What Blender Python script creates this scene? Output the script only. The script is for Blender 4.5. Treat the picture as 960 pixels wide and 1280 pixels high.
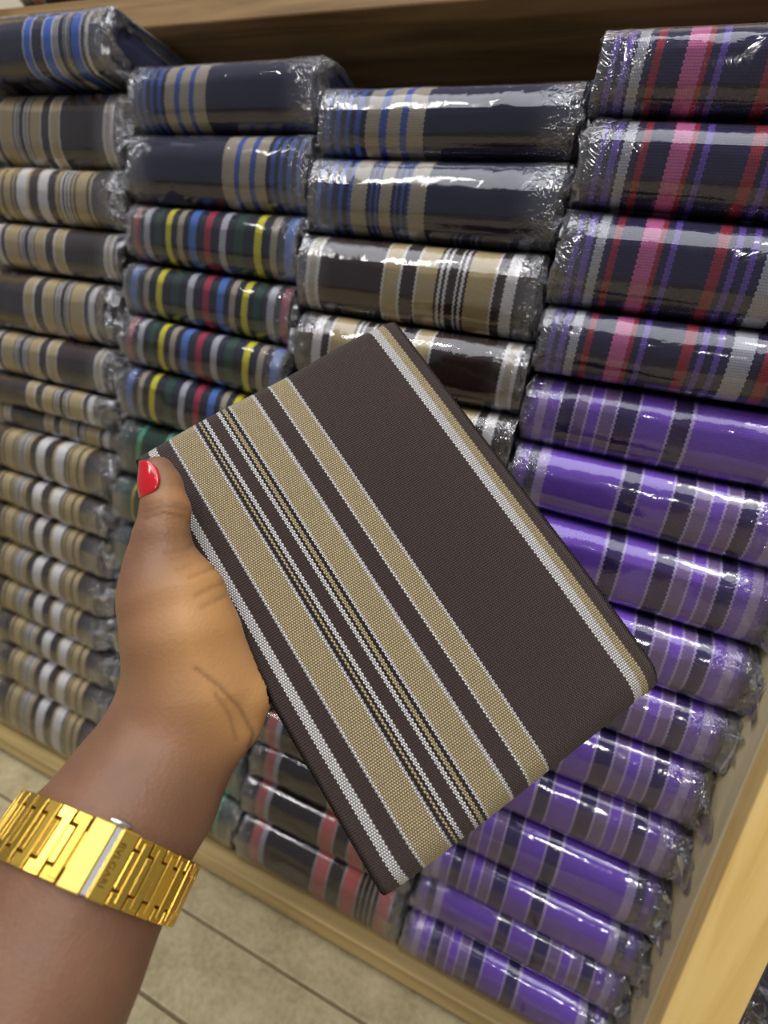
import bpy, bmesh, math, random
import numpy as np
from mathutils import Vector, Matrix, noise

for o in list(bpy.data.objects): bpy.data.objects.remove(o)
S = bpy.context.scene
COL = S.collection
U = 0.26                      # metres per shelf unit (camera stands U in front of the pile fronts)
ZF = 1.475 * U                 # camera height above the floor
FPX = 650.0

# ------------------------------------------------------------------ camera
M = np.array([[0.912391790777106, 0.3762401895868706, 0.16119720798506823],
              [0.24300687380726893, -0.18099696978854896, -0.9529888541896916],
              [-0.3293765009908323, 0.9086712368436666, -0.25656910166276353]])
CAMLOC = np.array([0.0, -U, ZF])
cd = bpy.data.cameras.new('camera'); cam = bpy.data.objects.new('camera', cd); COL.objects.link(cam)
cd.sensor_fit = 'VERTICAL'; cd.sensor_height = 36.0; cd.lens = FPX / 1280 * 36.0
cd.clip_start = 0.01; cd.clip_end = 30
cam.matrix_world = Matrix(((M[0][0], -M[1][0], -M[2][0], CAMLOC[0]),
                           (M[0][1], -M[1][1], -M[2][1], CAMLOC[1]),
                           (M[0][2], -M[1][2], -M[2][2], CAMLOC[2]), (0, 0, 0, 1)))
cd.dof.use_dof = True; cd.dof.focus_distance = 0.178; cd.dof.aperture_fstop = 8.0
S.camera = cam

# ------------------------------------------------------------------ light
w = bpy.data.worlds.new('world'); S.world = w; w.use_nodes = True
w.node_tree.nodes['Background'].inputs[0].default_value = (0.80, 0.82, 0.90, 1)
w.node_tree.nodes['Background'].inputs[1].default_value = 0.26

def area(name, loc, target, size, power, color=(1, 1, 1), sy=None):
    l = bpy.data.lights.new(name, 'AREA'); l.energy = power; l.color = color
    l.shape = 'RECTANGLE'; l.size = size; l.size_y = sy or size
    o = bpy.data.objects.new(name, l); COL.objects.link(o); o.location = loc
    d = Vector(target) - Vector(loc); o.rotation_euler = d.to_track_quat('-Z', 'Y').to_euler()
    return o
area('ceiling_panel', (-0.1, -0.75, ZF + 1.45), (-0.1, -0.55, 0), 1.9, 20, (0.97, 0.98, 1.0), 1.1)
area('ceiling_tube', (0.55, -0.85, ZF + 1.15), (0, 0, ZF - 0.1), 0.06, 5.0, (1.0, 0.94, 0.84), 0.7)
area('ceiling_tube_far', (-0.75, -0.95, ZF + 1.15), (-0.1, 0, ZF - 0.1), 0.06, 4.5, (1.0, 0.95, 0.88), 0.7)
area('front_fill_lamp', (0.25, -1.7, ZF + 0.75), (-0.1, 0, ZF - 0.1), 0.12, 3.0, (1.0, 0.95, 0.9), 0.12)  # added fill lamp behind the camera, lifts the front and the gold
for k, (bx_, by_) in enumerate(((-0.45, -0.55), (0.3, -0.5), (-0.15, -1.3), (0.75, -1.25), (-1.0, -0.6))):  # small bulbs added overhead so the crumpled film catches sparkles
    l = bpy.data.lights.new('sparkle_bulb', 'POINT'); l.energy = 1.6; l.color = (1.0, 0.95, 0.87); l.shadow_soft_size = 0.03
    o = bpy.data.objects.new('sparkle_bulb', l); COL.objects.link(o); o.location = (bx_, by_, ZF + 1.1)
S.view_settings.view_transform = 'Standard'; S.view_settings.look = 'None'
S.view_settings.gamma = 1.0; S.view_settings.use_curve_mapping = False
S.view_settings.exposure = 0.0
S.cycles.transparent_max_bounces = 24

# ------------------------------------------------------------------ helpers
def c(r, g, b):
    def f(v):
        v /= 255.0
        return v / 12.92 if v <= 0.04045 else ((v + 0.055) / 1.055) ** 2.4
    return (f(r), f(g), f(b), 1.0)
def campt(x, y, z):
    """camera-frame point (metres) seen at photo pixel x,y at depth z"""
    return np.array([(x - 480) / FPX * z, (y - 640) / FPX * z, z])
def c2w(p): return np.asarray(p) @ M + CAMLOC
def link(name, me, mat=None, parent=None):
    o = bpy.data.objects.new(name, me); COL.objects.link(o)
    if mat is not None: me.materials.append(mat)
    if parent is not None: o.parent = parent
    return o
def tag(o, label=None, cat=None, group=None, kind=None):
    if label: o['label'] = label
    if cat: o['category'] = cat
    if group: o['group'] = group
    if kind: o['kind'] = kind
    return o
def empty(name, loc=(0, 0, 0)):
    o = bpy.data.objects.new(name, None); COL.objects.link(o); o.location = loc; o.empty_display_size = 0.02
    return o
def box_mesh(name, x0, x1, y0, y1, z0, z1, bev=0.0):
    bm = bmesh.new(); bmesh.ops.create_cube(bm, size=1)
    for v in bm.verts:
        v.co = Vector(((x0 + x1) / 2 + v.co.x * (x1 - x0), (y0 + y1) / 2 + v.co.y * (y1 - y0), (z0 + z1) / 2 + v.co.z * (z1 - z0)))
    if bev: bmesh.ops.bevel(bm, geom=bm.edges[:], offset=bev, segments=2, profile=0.5, affect='EDGES')
    me = bpy.data.meshes.new(name); bm.to_mesh(me); bm.free(); return me

# ------------------------------------------------------------------ materials
def newmat(name):
    m = bpy.data.materials.new(name); m.use_nodes = True
    nt = m.node_tree; b = nt.nodes['Principled BSDF']
    return m, nt, b
def N(nt, t, **kw):
    n = nt.nodes.new(t)
    for k, v in kw.items(): setattr(n, k, v)
    return n
def math_n(nt, op, a, b=None, cc=None):
    n = nt.nodes.new('ShaderNodeMath'); n.operation = op
    for i, v in enumerate((a, b, cc)):
        if v is None: continue
        if isinstance(v, (int, float)): n.inputs[i].default_value = v
        else: nt.links.new(v, n.inputs[i])
    return n.outputs[0]

def cloth_mat(name, stops, weft, px_, py_, show=0.35, bump=0.5, jit=0.0015):
    """woven stripes across UV.x (0..1); UV.y and UV.x*width in thread counts; weft colour peeps between the warp threads"""
    m, nt, b = newmat(name); L = nt.links
    uv = N(nt, 'ShaderNodeUVMap'); sx = N(nt, 'ShaderNodeSeparateXYZ'); L.new(uv.outputs[0], sx.inputs[0])
    u, v = sx.outputs[0], sx.outputs[1]
    ty = math_n(nt, 'MULTIPLY', v, 1.0 / py_)             # weft rows
    row = math_n(nt, 'FLOOR', ty); par = math_n(nt, 'MODULO', row, 2.0)
    tx = math_n(nt, 'ADD', math_n(nt, 'MULTIPLY', u, 1.0 / px_), math_n(nt, 'MULTIPLY', par, 0.5))
    hx = math_n(nt, 'ABSOLUTE', math_n(nt, 'SINE', math_n(nt, 'MULTIPLY', tx, math.pi)))
    hy = math_n(nt, 'ABSOLUTE', math_n(nt, 'SINE', math_n(nt, 'MULTIPLY', ty, math.pi)))
    h = math_n(nt, 'MULTIPLY', math_n(nt, 'POWER', hx, 0.7), math_n(nt, 'POWER', hy, 0.6))
    uj = math_n(nt, 'ADD', u, math_n(nt, 'MULTIPLY', math_n(nt, 'SUBTRACT', par, 0.5), jit * 2))
    r = N(nt, 'ShaderNodeValToRGB'); r.color_ramp.interpolation = 'CONSTANT'
    els = r.color_ramp.elements
    while len(els) > 1: els.remove(els[-1])
    els[0].position = 0.0; els[0].color = stops[0][1]
    for p, col in stops[1:]:
        e = els.new(p); e.color = col
    L.new(uj, r.inputs[0])
    nz = N(nt, 'ShaderNodeTexNoise'); nz.inputs['Scale'].default_value = 60; nz.inputs['Detail'].default_value = 4
    var = math_n(nt, 'MULTIPLY_ADD', nz.outputs[0], 0.35, 0.82)
    mx = N(nt, 'ShaderNodeMix', data_type='RGBA', blend_type='MULTIPLY'); mx.inputs[0].default_value = 1.0
    cmb = N(nt, 'ShaderNodeCombineColor')
    for i in range(3): L.new(var, cmb.inputs[i])
    L.new(r.outputs[0], mx.inputs[6]); L.new(cmb.outputs[0], mx.inputs[7])
    # weft peeping through
    mk = N(nt, 'ShaderNodeMapRange'); mk.inputs[1].default_value = 0.12; mk.inputs[2].default_value = 0.55
    mk.inputs[3].default_value = show; mk.inputs[4].default_value = 0.0
    L.new(h, mk.inputs[0])
    m2 = N(nt, 'ShaderNodeMix', data_type='RGBA'); L.new(mk.outputs[0], m2.inputs[0])
    L.new(mx.outputs[2], m2.inputs[6]); m2.inputs[7].default_value = weft
    L.new(m2.outputs[2], b.inputs['Base Color'])
    bp = N(nt, 'ShaderNodeBump'); bp.inputs['Strength'].default_value = bump; bp.inputs['Distance'].default_value = 0.0006
    L.new(h, bp.inputs['Height']); L.new(bp.outputs[0], b.inputs['Normal'])
    b.inputs['Roughness'].default_value = 0.85; b.inputs['Specular IOR Level'].default_value = 0.25
    b.inputs['Sheen Weight'].default_value = 0.12; b.inputs['Sheen Roughness'].default_value = 0.5
    return m

BR = c(56, 40, 37); DK = c(38, 28, 26); TAN = c(198, 180, 138); WH = c(234, 232, 234); CRM = c(198, 190, 168)
NV = c(29, 28, 62); BL = c(62, 92, 176); BB = c(64, 118, 226); TN2 = c(176, 166, 148)
PU = c(132, 90, 206); NP = c(48, 36, 82); LV = c(196, 182, 226); GT = c(136, 112, 160); LW = c(190, 172, 222)
RED = c(176, 44, 74); YEL = c(222, 214, 54); GRN = c(38, 76, 62); BLK = c(30, 32, 52); BLU = c(82, 124, 206); GWH = c(186, 188, 200)
DG = c(24, 62, 50); TEAL = c(86, 172, 140); PK = c(206, 112, 166); RD2 = c(160, 44, 62); VI = c(112, 84, 186)
SAL = c(204, 112, 112); GY = c(170, 164, 158); DNV = c(38, 32, 74)

HB = c(74, 57, 54); HDK = c(36, 27, 26)
HELD = [(0, HB), (.048, WH), (.078, HB), (.122, WH), (.132, TAN), (.212, WH), (.220, HDK), (.231, TAN), (.239, HDK), (.250, WH), (.260, HB),
        (.300, WH), (.310, HDK), (.320, TAN), (.329, HDK), (.340, WH), (.350, TAN), (.425, WH), (.434, HB), (.490, WH), (.500, TAN), (.556, WH), (.566, HB),
        (.895, WH), (.926, TAN), (.955, HB)]
P_BROWN = [(0, BR), (.034, WH), (.05, CRM), (.082, WH), (.095, BR), (.385, WH), (.393, TAN), (.456, WH), (.466, BR), (.527, WH), (.535, TAN), (.61, DK),
           (.622, WH), (.634, DK), (.645, WH), (.657, BR), (.692, WH), (.703, DK), (.713, WH), (.724, DK), (.735, TAN), (.836, WH), (.845, BR), (.882, WH), (.925, BR)]
P_STRIPE = [(0, BR), (.16, TAN), (.20, BR), (.215, TAN), (.27, BR), (.285, TAN), (.30, DK), (.315, WH), (.39, TAN), (.41, BR), (.475, WH), (.55, BR), (.605, TAN), (.63, BR),
            (.64, WH), (.655, BR), (.668, WH), (.68, BR), (.692, WH), (.704, BR), (.715, TAN), (.735, BR), (.75, TAN), (.825, BR), (.84, TAN), (.86, BR)]
P_NAVY = [(0, NV), (.02, BL), (.042, NV), (.065, BL), (.088, NV), (.11, BL), (.132, NV), (.155, BL), (.178, NV), (.2, TN2), (.26, BL), (.292, TN2), (.345, BL), (.375, TN2), (.44, NV)]
P_NAVY2 = [(0, NV), (.025, BL), (.048, NV), (.08, BL), (.1, NV), (.13, BL), (.15, NV), (.172, BL), (.19, TN2), (.255, NV), (.27, BL), (.28, NV), (.293, BL), (.305, NV), (.315, TN2),
           (.365, NV), (.38, BL), (.39, NV), (.405, BL), (.415, NV), (.43, BL), (.44, TN2), (.505, NV)]
P_BRIGHT = [(0, NV), (.47, WH), (.478, BB), (.525, WH), (.533, NV), (.60, WH), (.608, BB), (.66, WH), (.668, DK), (.678, WH), (.685, DK), (.695, WH), (.702, NV), (.735, WH), (.742, DK), (.752, WH),
            (.76, DK), (.77, WH), (.777, NV), (.79, BB), (.85, WH), (.858, NV), (.885, WH), (.91, NV)]
P_MULTI = [(0, BLK), (.015, RED), (.055, BLK), (.09, GWH), (.13, BLK), (.165, GRN), (.205, BLK), (.235, YEL), (.272, BLK), (.31, TN2), (.345, BLK), (.38, BLU), (.425, BLK), (.47, RED), (.51, BLK),
           (.565, GWH), (.605, BLK), (.65, GRN), (.70, BLK), (.76, YEL), (.80, BLK), (.845, TN2), (.88, BLK), (.925, BLU), (.97, BLK)]
P_GREEN = [(0, DG), (.12, TEAL), (.15, DG), (.30, c(120, 190, 165)), (.37, DG), (.5, GRN), (.56, DG), (.7, TEAL), (.74, DG), (.86, c(190, 170, 60)), (.88, DG)]
P_SALM = [(0, BR), (.08, SAL), (.14, GWH), (.17, BR), (.48, GY), (.49, SAL), (.565, GY), (.575, BR), (.655, GY), (.665, SAL), (.745, GY), (.755, BR), (.775, GY), (.785, BR), (.805, GY), (.815, BR), (.835, GY), (.845, BR),
          (.865, GY), (.875, SAL), (.935, GY), (.945, BR)]
P_PINK = [(0, DNV), (.03, VI), (.05, DNV), (.07, VI), (.09, DNV), (.105, GWH), (.135, DNV), (.16, RD2), (.18, DNV), (.25, PK), (.302, RD2), (.318, DNV), (.34, VI), (.362, DNV), (.475, RD2), (.51, DNV), (.53, VI), (.55, DNV),
          (.575, VI), (.595, DNV), (.625, GWH), (.69, DNV), (.72, RD2), (.755, DNV), (.80, PK), (.86, DNV), (.92, VI), (.95, DNV)]
P_PURP = [(0, PU), (.04, LW), (.075, PU), (.120, LV), (.128, NP), (.178, LV), (.186, GT), (.224, LV), (.232, PU), (.272, LV), (.280, GT), (.326, LV), (.334, NP), (.400, LV), (.408, PU), (.512, LV), (.520, NP), (.582, LV), (.590, PU),
          (.865, LW), (.905, NP), (.945, PU)]
PX, PY = 1 / 115.0, 0.0011
MAT = {
    'brown': cloth_mat('brown_cream_weave', P_BROWN, DK, PX, PY), 'stripe': cloth_mat('brown_multi_stripe_weave', P_STRIPE, DK, PX, PY),
    'navy': cloth_mat('navy_tan_weave', P_NAVY, NV, PX, PY), 'navy2': cloth_mat('navy_fine_line_weave', P_NAVY2, NV, PX, PY),
    'bright': cloth_mat('navy_bright_blue_weave', P_BRIGHT, NV, PX, PY), 'multi': cloth_mat('multicolour_weave', P_MULTI, BLK, PX, PY),
    'green': cloth_mat('green_teal_weave', P_GREEN, DG, PX, PY), 'salmon': cloth_mat('brown_salmon_weave', P_SALM, DK, PX, PY),
    'pink': cloth_mat('navy_pink_weave', P_PINK, DNV, PX, PY), 'purple': cloth_mat('purple_weave', P_PURP, PU, PX, PY),
    'held': cloth_mat('held_brown_tan_weave', HELD, HDK, 1 / 140.0, 0.00085, show=0.75, bump=1.0, jit=0.0014),
}

def wood_mat(name, c1, c2, c3, rough=0.6, axis='X'):
    m, nt, b = newmat(name); L = nt.links
    tc = N(nt, 'ShaderNodeTexCoord'); mp = N(nt, 'ShaderNodeMapping'); L.new(tc.outputs['Object'], mp.inputs[0])
    mp.inputs['Scale'].default_value = {'X': (4, 40, 60), 'Z': (60, 40, 4), 'Y': (40, 4, 60)}[axis]
    n1 = N(nt, 'ShaderNodeTexNoise'); n1.inputs['Scale'].default_value = 1.6; n1.inputs['Detail'].default_value = 6; n1.inputs['Distortion'].default_value = 0.8
    L.new(mp.outputs[0], n1.inputs[0])
    r = N(nt, 'ShaderNodeValToRGB'); L.new(n1.outputs[0], r.inputs[0]); e = r.color_ramp.elements
    e[0].position = 0.28; e[0].color = c1; e[1].position = 0.75; e[1].color = c3
    k = e.new(0.5); k.color = c2
    L.new(r.outputs[0], b.inputs['Base Color']); b.inputs['Roughness'].default_value = rough
    bp = N(nt, 'ShaderNodeBump'); bp.inputs['Strength'].default_value = 0.25; bp.inputs['Distance'].default_value = 0.001
    L.new(n1.outputs[0], bp.inputs['Height']); L.new(bp.outputs[0], b.inputs['Normal'])
    return m
W_SHELF = wood_mat('shelf_wood', c(100, 76, 46), c(140, 110, 70), c(166, 138, 96))
W_BACK = wood_mat('plywood_back', c(62, 48, 36), c(78, 62, 46), c(92, 74, 56))
W_POST = wood_mat('raw_pine', c(222, 184, 108), c(238, 204, 130), c(244, 216, 150), 0.5, 'Z')
W_PART = wood_mat('plywood_partition', c(200, 186, 146), c(214, 200, 162), c(224, 210, 174), 0.6, 'Z')
W_PLANK = wood_mat('base_plank', c(150, 128, 84), c(172, 148, 98), c(190, 166, 114))

def floor_mat():
    m, nt, b = newmat('speckled_tile'); L = nt.links
    tc = N(nt, 'ShaderNodeTexCoord')
    n1 = N(nt, 'ShaderNodeTexNoise'); n1.inputs['Scale'].default_value = 35; n1.inputs['Detail'].default_value = 8; n1.inputs['Roughness'].default_value = 0.75
    n2 = N(nt, 'ShaderNodeTexNoise'); n2.inputs['Scale'].default_value = 260; n2.inputs['Detail'].default_value = 3
    L.new(tc.outputs['Object'], n1.inputs[0]); L.new(tc.outputs['Object'], n2.inputs[0])
    ad = math_n(nt, 'ADD', math_n(nt, 'MULTIPLY', n1.outputs[0], 0.7), math_n(nt, 'MULTIPLY', n2.outputs[0], 0.3))
    r = N(nt, 'ShaderNodeValToRGB'); L.new(ad, r.inputs[0]); e = r.color_ramp.elements
    e[0].position = 0.33; e[0].color = c(150, 136, 102); e[1].position = 0.62; e[1].color = c(196, 182, 146)
    L.new(r.outputs[0], b.inputs['Base Color']); b.inputs['Roughness'].default_value = 0.55
    return m
M_FLOOR = floor_mat()
def plain(name, col, rough=0.6, metal=0.0, **kw):
    m, nt, b = newmat(name); b.inputs['Base Color'].default_value = col; b.inputs['Roughness'].default_value = rough; b.inputs['Metallic'].default_value = metal
    for k, v in kw.items(): b.inputs[k].default_value = v
    return m
M_GROUT = plain('grey_grout', c(120, 108, 82), 0.9)
M_WALL = plain('cream_wall', c(200, 190, 170), 0.9)

def plastic():
    m = bpy.data.materials.new('clear_cellophane'); m.use_nodes = True; nt = m.node_tree; nt.nodes.clear(); L = nt.links
    out = N(nt, 'ShaderNodeOutputMaterial'); tr = N(nt, 'ShaderNodeBsdfTransparent'); tr.inputs[0].default_value = (0.97, 0.97, 0.975, 1)
    gl = N(nt, 'ShaderNodeBsdfGlossy'); gl.inputs['Roughness'].default_value = 0.09; gl.inputs[0].default_value = (0.95, 0.96, 1.0, 1)
    tc = N(nt, 'ShaderNodeTexCoord')
    n1 = N(nt, 'ShaderNodeTexNoise'); n1.inputs['Scale'].default_value = 60; n1.inputs['Detail'].default_value = 3; n1.inputs['Distortion'].default_value = 2.2
    rg = N(nt, 'ShaderNodeTexVoronoi'); rg.feature = 'DISTANCE_TO_EDGE'; rg.inputs['Scale'].default_value = 48
    L.new(tc.outputs['Object'], n1.inputs[0])
    mxv = N(nt, 'ShaderNodeMix', data_type='RGBA'); mxv.inputs[0].default_value = 0.12; L.new(tc.outputs['Object'], mxv.inputs[6]); L.new(n1.outputs['Color'], mxv.inputs[7])
    L.new(mxv.outputs[2], rg.inputs[0])
    hh = math_n(nt, 'ADD', math_n(nt, 'MULTIPLY', n1.outputs[0], 0.8), math_n(nt, 'MULTIPLY', math_n(nt, 'MINIMUM', rg.outputs[0], 0.12), 2.0))
    cru = N(nt, 'ShaderNodeAttribute', attribute_name='crush').outputs['Fac']
    hh = math_n(nt, 'ADD', math_n(nt, 'MULTIPLY', hh, cru), math_n(nt, 'MULTIPLY', n1.outputs[0], 0.13))
    bp = N(nt, 'ShaderNodeBump'); bp.inputs['Strength'].default_value = 0.5; bp.inputs['Distance'].default_value = 0.003
    L.new(hh, bp.inputs['Height'])
    L.new(bp.outputs[0], gl.inputs['Normal'])
    fr = N(nt, 'ShaderNodeFresnel'); fr.inputs[0].default_value = 1.55; L.new(bp.outputs[0], fr.inputs['Normal'])
    fac = math_n(nt, 'MINIMUM', math_n(nt, 'MULTIPLY', fr.outputs[0], math_n(nt, 'MULTIPLY_ADD', cru, 3.0, 1.5)), 0.85)
    mx = N(nt, 'ShaderNodeMixShader'); L.new(fac, mx.inputs[0]); L.new(tr.outputs[0], mx.inputs[1]); L.new(gl.outputs[0], mx.inputs[2])
    dfz = N(nt, 'ShaderNodeBsdfDiffuse'); dfz.inputs[0].default_value = (0.9, 0.91, 0.95, 1)
    m3 = N(nt, 'ShaderNodeMixShader'); L.new(math_n(nt, 'MULTIPLY_ADD', cru, 0.04, 0.0), m3.inputs[0]); L.new(mx.outputs[0], m3.inputs[1]); L.new(dfz.outputs[0], m3.inputs[2])
    L.new(m3.outputs[0], out.inputs[0])
    return m
M_WRAP = plastic()

# ------------------------------------------------------------------ folded cloth + wrapper geometry
def loop_profile(D, H, rf, nf=9, nb=5, bulge=0.0):
    """closed (y,z) outline of a folded cloth seen from its end: round front fold at y=0, flat top and bottom, back at y=D"""
    pts = []
    for i in range(nf + 1):                       # front fold, bottom -> top
        a = -math.pi / 2 + math.pi * i / nf
        sx = math.copysign(abs(math.cos(a)) ** 0.8, math.cos(a)); sz = math.copysign(abs(math.sin(a)) ** 0.8, math.sin(a))
        pts.append((rf - rf * sx, H / 2 + H / 2 * sz))
    for t in (0.25, 0.5, 0.75): pts.append((rf + (D - 2 * rf) * t, H + bulge * math.sin(t * math.pi)))
    rb = H * 0.4
    for i in range(nb + 1):
        a = math.pi / 2 - math.pi * i / nb
        pts.append((D - rb + rb * math.cos(a), H / 2 + H / 2 * math.sin(a)))
    for t in (0.75, 0.5, 0.25): pts.append((rf + (D - 2 * rf) * t, 0))
    return pts
def fold_body(name, W, D, H, rf, seed, mirror=False, nx=18, nf=9, wob=0.0012, vlen=1.0, nb=5, layers=3, edge=0.0):
    prof = loop_profile(D, H, rf, nf, nb); n = len(prof)
    arc = [0]
    for i in range(n): arc.append(arc[-1] + math.dist(prof[i], prof[(i + 1) % n]))
    V, F, UVS = [], [], []
    ring = lambda k: [k * n + i for i in range(n)]
    cy, cz = D / 2, H / 2
    xs = [(-0.5 + i / nx) for i in range(nx + 1)]
    def put(x, s, dx=0.0):
        for i, (y, z) in enumerate(prof):
            yy = cy + (y - cy) * (1 - (1 - s) * H / D); zz = cz + (z - cz) * s
            q = Vector((x * 9 * W * 4, yy * 20, zz * 30 + seed * 7.3))
            d = noise.noise(q) * wob
            sag = 0.0
            V.append((x * W + dx + (edge * math.sin(arc[i] / 0.0021) if abs(x) > 0.49 else 0), yy + d * 0.8 + noise.noise(Vector((x * 3, seed, zz * 8))) * wob, zz + d))
    # cap rings (left), body rings, cap rings (right); the caps step in and out like folded layers
    seq = []
    caps = []
    for k in range(layers):
        s = 1 - (k + 0.5) / (layers + 0.6); caps += [(s + 0.5 / (layers + 0.6) - 0.04, 0.0016), (s, 0.0004 + 0.0004 * (k % 2))]
    for s, dx in reversed(caps): seq.append((-0.5, s, dx))
    for i, x in enumerate(xs):
        e = 1.0 if 0 < i < nx else 0.975
        seq.append((x, e, 0.0))
    for s, dx in caps: seq.append((0.5, s, -dx))
    for x, s, dx in seq: put(x, s, dx)
    R = len(seq)
    for k in range(R - 1):
        a, b = ring(k), ring(k + 1)
        for i in range(n):
            j = (i + 1) % n
            F.append((a[i], b[i], b[j], a[j]))
            ua, ub = seq[k][0] + 0.5, seq[k + 1][0] + 0.5
            if mirror: ua, ub = 1 - ua, 1 - ub
            UVS += [(ua, arc[i]), (ub, arc[i]), (ub, arc[i + 1]), (ua, arc[i + 1])]
    F.append(tuple(ring(0))); UVS += [((1.0 if mirror else 0.0), arc[i]) for i in range(n)]
    F.append(tuple(reversed(ring(R - 1)))); UVS += [((0.0 if mirror else 1.0), arc[i]) for i in range(n)]
    me = bpy.data.meshes.new(name); me.from_pydata(V, [], F)
    ul = me.uv_layers.new(name='UVMap'); ul.data.foreach_set('uv', [v for t in UVS for v in t])
    me.polygons.foreach_set('use_smooth', [True] * len(me.polygons)); me.update()
    return me
def wrap_body(name, W, D, H, rf, seed, extL=0.012, extR=0.012, flapR=0.0):
    """thin bag: polygonal outline with one taut crease along the front, gathered and crushed ends"""
    g = 0.0007
    rnd = random.Random(seed)
    ca = math.radians(rnd.uniform(4, 22))          # where the taut crease runs along the front fold
    def onfold(a, off):
        sx = abs(math.cos(a)) ** 0.8; sz = math.copysign(abs(math.sin(a)) ** 0.8, math.sin(a))
        return (rf - rf * sx - off * math.cos(a), H / 2 + H / 2 * sz + off * math.sin(a) * 0.5)
    R_ = math.radians
    prof = [(rf, -g), onfold(R_(-72), .0012), onfold(R_(-52), .0014), onfold(R_(-34), .0015), onfold(R_(-14), .0015), onfold(ca - .05, .0017), onfold(ca, .0019), onfold(ca + .12, .0017), onfold(R_(44), .0015),
            onfold(R_(58), .0015), onfold(R_(76), .0012), (D * 0.2, H + g), (D * 0.45, H + g), (D * 0.75, H + g), (D + g, H * 0.8), (D + g, H * 0.2), (D * 0.75, -g), (D * 0.4, -g), (D * 0.2, -g)]
    crease = {6}
    n = len(prof); cy, cz = D / 2, H / 2
    NE = 9; NB = 30
    xs = [(-0.5 * W - extL * (1 - t / NE), -(1 - t / NE)) for t in range(NE)] + [(-0.5 * W + W * i / NB, 0) for i in range(NB + 1)] + [(0.5 * W + extR * (t + 1) / NE, (t + 1) / NE) for t in range(NE)]
    V, F, CR = [], [], []
    for k, (x, e) in enumerate(xs):
        ae = abs(e)
        pinch = 0.45 * ae ** 1.3 * (0.6 + 0.5 * math.sin(seed * 1.7 + (1 if e > 0 else 0)))
        for i, (y, z) in enumerate(prof):
            sz = 1 - pinch; sy = 1 - 0.10 * ae
            yy = D - (D - y) * sy - (0.0045 * min(1, ae * 2.5) * (0.5 + 0.5 * math.sin(seed * 2.3 + i)) if i < 11 else 0); zz = cz + (z - cz) * sz
            near = min(1.0, max(0, (abs(x) - W * 0.34) / (W * 0.16)))
            amp = 0.0004 + 0.0008 * near + 0.0040 * min(1, ae * 3)
            CR.append(max(near * 0.6, min(1, 0.6 + ae * 2) if ae else 0))
            nn = noise.noise_vector(Vector((x * 170, i * 0.8, seed * 3.1))) * amp + noise.noise_vector(Vector((x * 520, i * 2.1, seed * 5.7))) * amp * 0.8
            if flapR and e > 0: zz += 0.004 * e * math.sin(seed + i); yy += -flapR * e * (1 if i < 12 else 0)
            yv = yy + (min(nn.y, 0.0002) if ae == 0 and i in (3, 4, 5, 6, 7, 8) else nn.y) - 0.0006 * near
            V.append((x + nn.x * (1 if ae else 0.2), yv, max(zz + nn.z * (1 if ae else 0.3), -0.0008)))
    R = len(xs)
    for k in range(R - 1):
        for i in range(n):
            j = (i + 1) % n
            F.append((k * n + i, (k + 1) * n + i, (k + 1) * n + j, k * n + j))
    me = bpy.data.meshes.new(name); me.from_pydata(V, [], F)
    me.polygons.foreach_set('use_smooth', [True] * len(me.polygons))
    me.attributes.new('crush', 'FLOAT', 'POINT').data.foreach_set('value', CR)
    sh = me.attributes.new('sharp_edge', 'BOOLEAN', 'EDGE')
    vals = []
    for ed in me.edges:
        a, b = ed.vertices; same = (a % n) == (b % n)
        ka = min(a // n, b // n)
        vals.append((same and (a % n) in crease) or ka < NE + 1 or ka > NE + NB - 2)
    sh.data.foreach_set('value', vals); me.update()
    return me

seedc = [0]; PACKS = []
DEP = 0.165
def settle(me, x0, x1, z0, z1, pitch, tb, tt):
    """press a mesh into its own slot: film that would poke out folds back in, then the slab takes the slopes of the cloth below (tb) and above (tt)"""
    n = len(me.vertices); co = np.empty(n * 3); me.vertices.foreach_get('co', co); co = co.reshape(-1, 3)
    for ax, lo_, hi_ in ((0, x0, x1), (2, z0, z1)):
        v = co[:, ax]
        v = np.where(v > hi_, hi_ - 0.5 * (v - hi_), v); v = np.where(v < lo_, lo_ + 0.5 * (lo_ - v), v)
        co[:, ax] = np.clip(v, lo_, hi_)
    co[:, 2] += -co[:, 0] * (tb + (tt - tb) * co[:, 2] / pitch)
    me.vertices.foreach_set('co', co.ravel()); me.update()
def pack(x0, x1, z0, z1, pat, mirror, label, group, yo=0.0, tb=0.0, tt=0.0, extL=0.010, extR=0.010, flapR=0.0, dep=DEP, cat='cloth', lim=(-9, 9), flap=None):
    """a folded strip cloth in a clear bag; x,z bounds in shelf units relative to the camera; lim = the walls or neighbours it may not pass"""
    seedc[0] += 1; sd = seedc[0]
    W = (x1 - x0) * U; pitch = (z1 - z0) * U; H = pitch * 0.972
    cx = (x0 + x1) / 2; xl, xr = (lim[0] - cx) * U, (lim[1] - cx) * U
    r = empty('wrapped_cloth', (cx * U, yo, z0 * U + ZF)); PACKS.append(r)
    tag(r, label, cat, group)
    rf = min(H * 0.42, 0.016); tb, tt = math.tan(tb), math.tan(tt)
    cm = fold_body('folded_cloth', W, dep, H, rf, sd, mirror); settle(cm, xl, xr, .0002, pitch - .0002, pitch, tb, tt)
    link('folded_cloth', cm, MAT[pat], r)
    wm = wrap_body('plastic_wrap', W, dep, H, rf, sd, extL, extR, flapR); settle(wm, xl, xr, -.00005, pitch + .00005, pitch, tb, tt)
    link('plastic_wrap', wm, M_WRAP, r)
    if flap is not None:
        settle(flap, xl, xr, .0005, pitch - .0005, pitch, tb, tt); link('wrap_flap', flap, M_WRAP, r)
    return r
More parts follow.
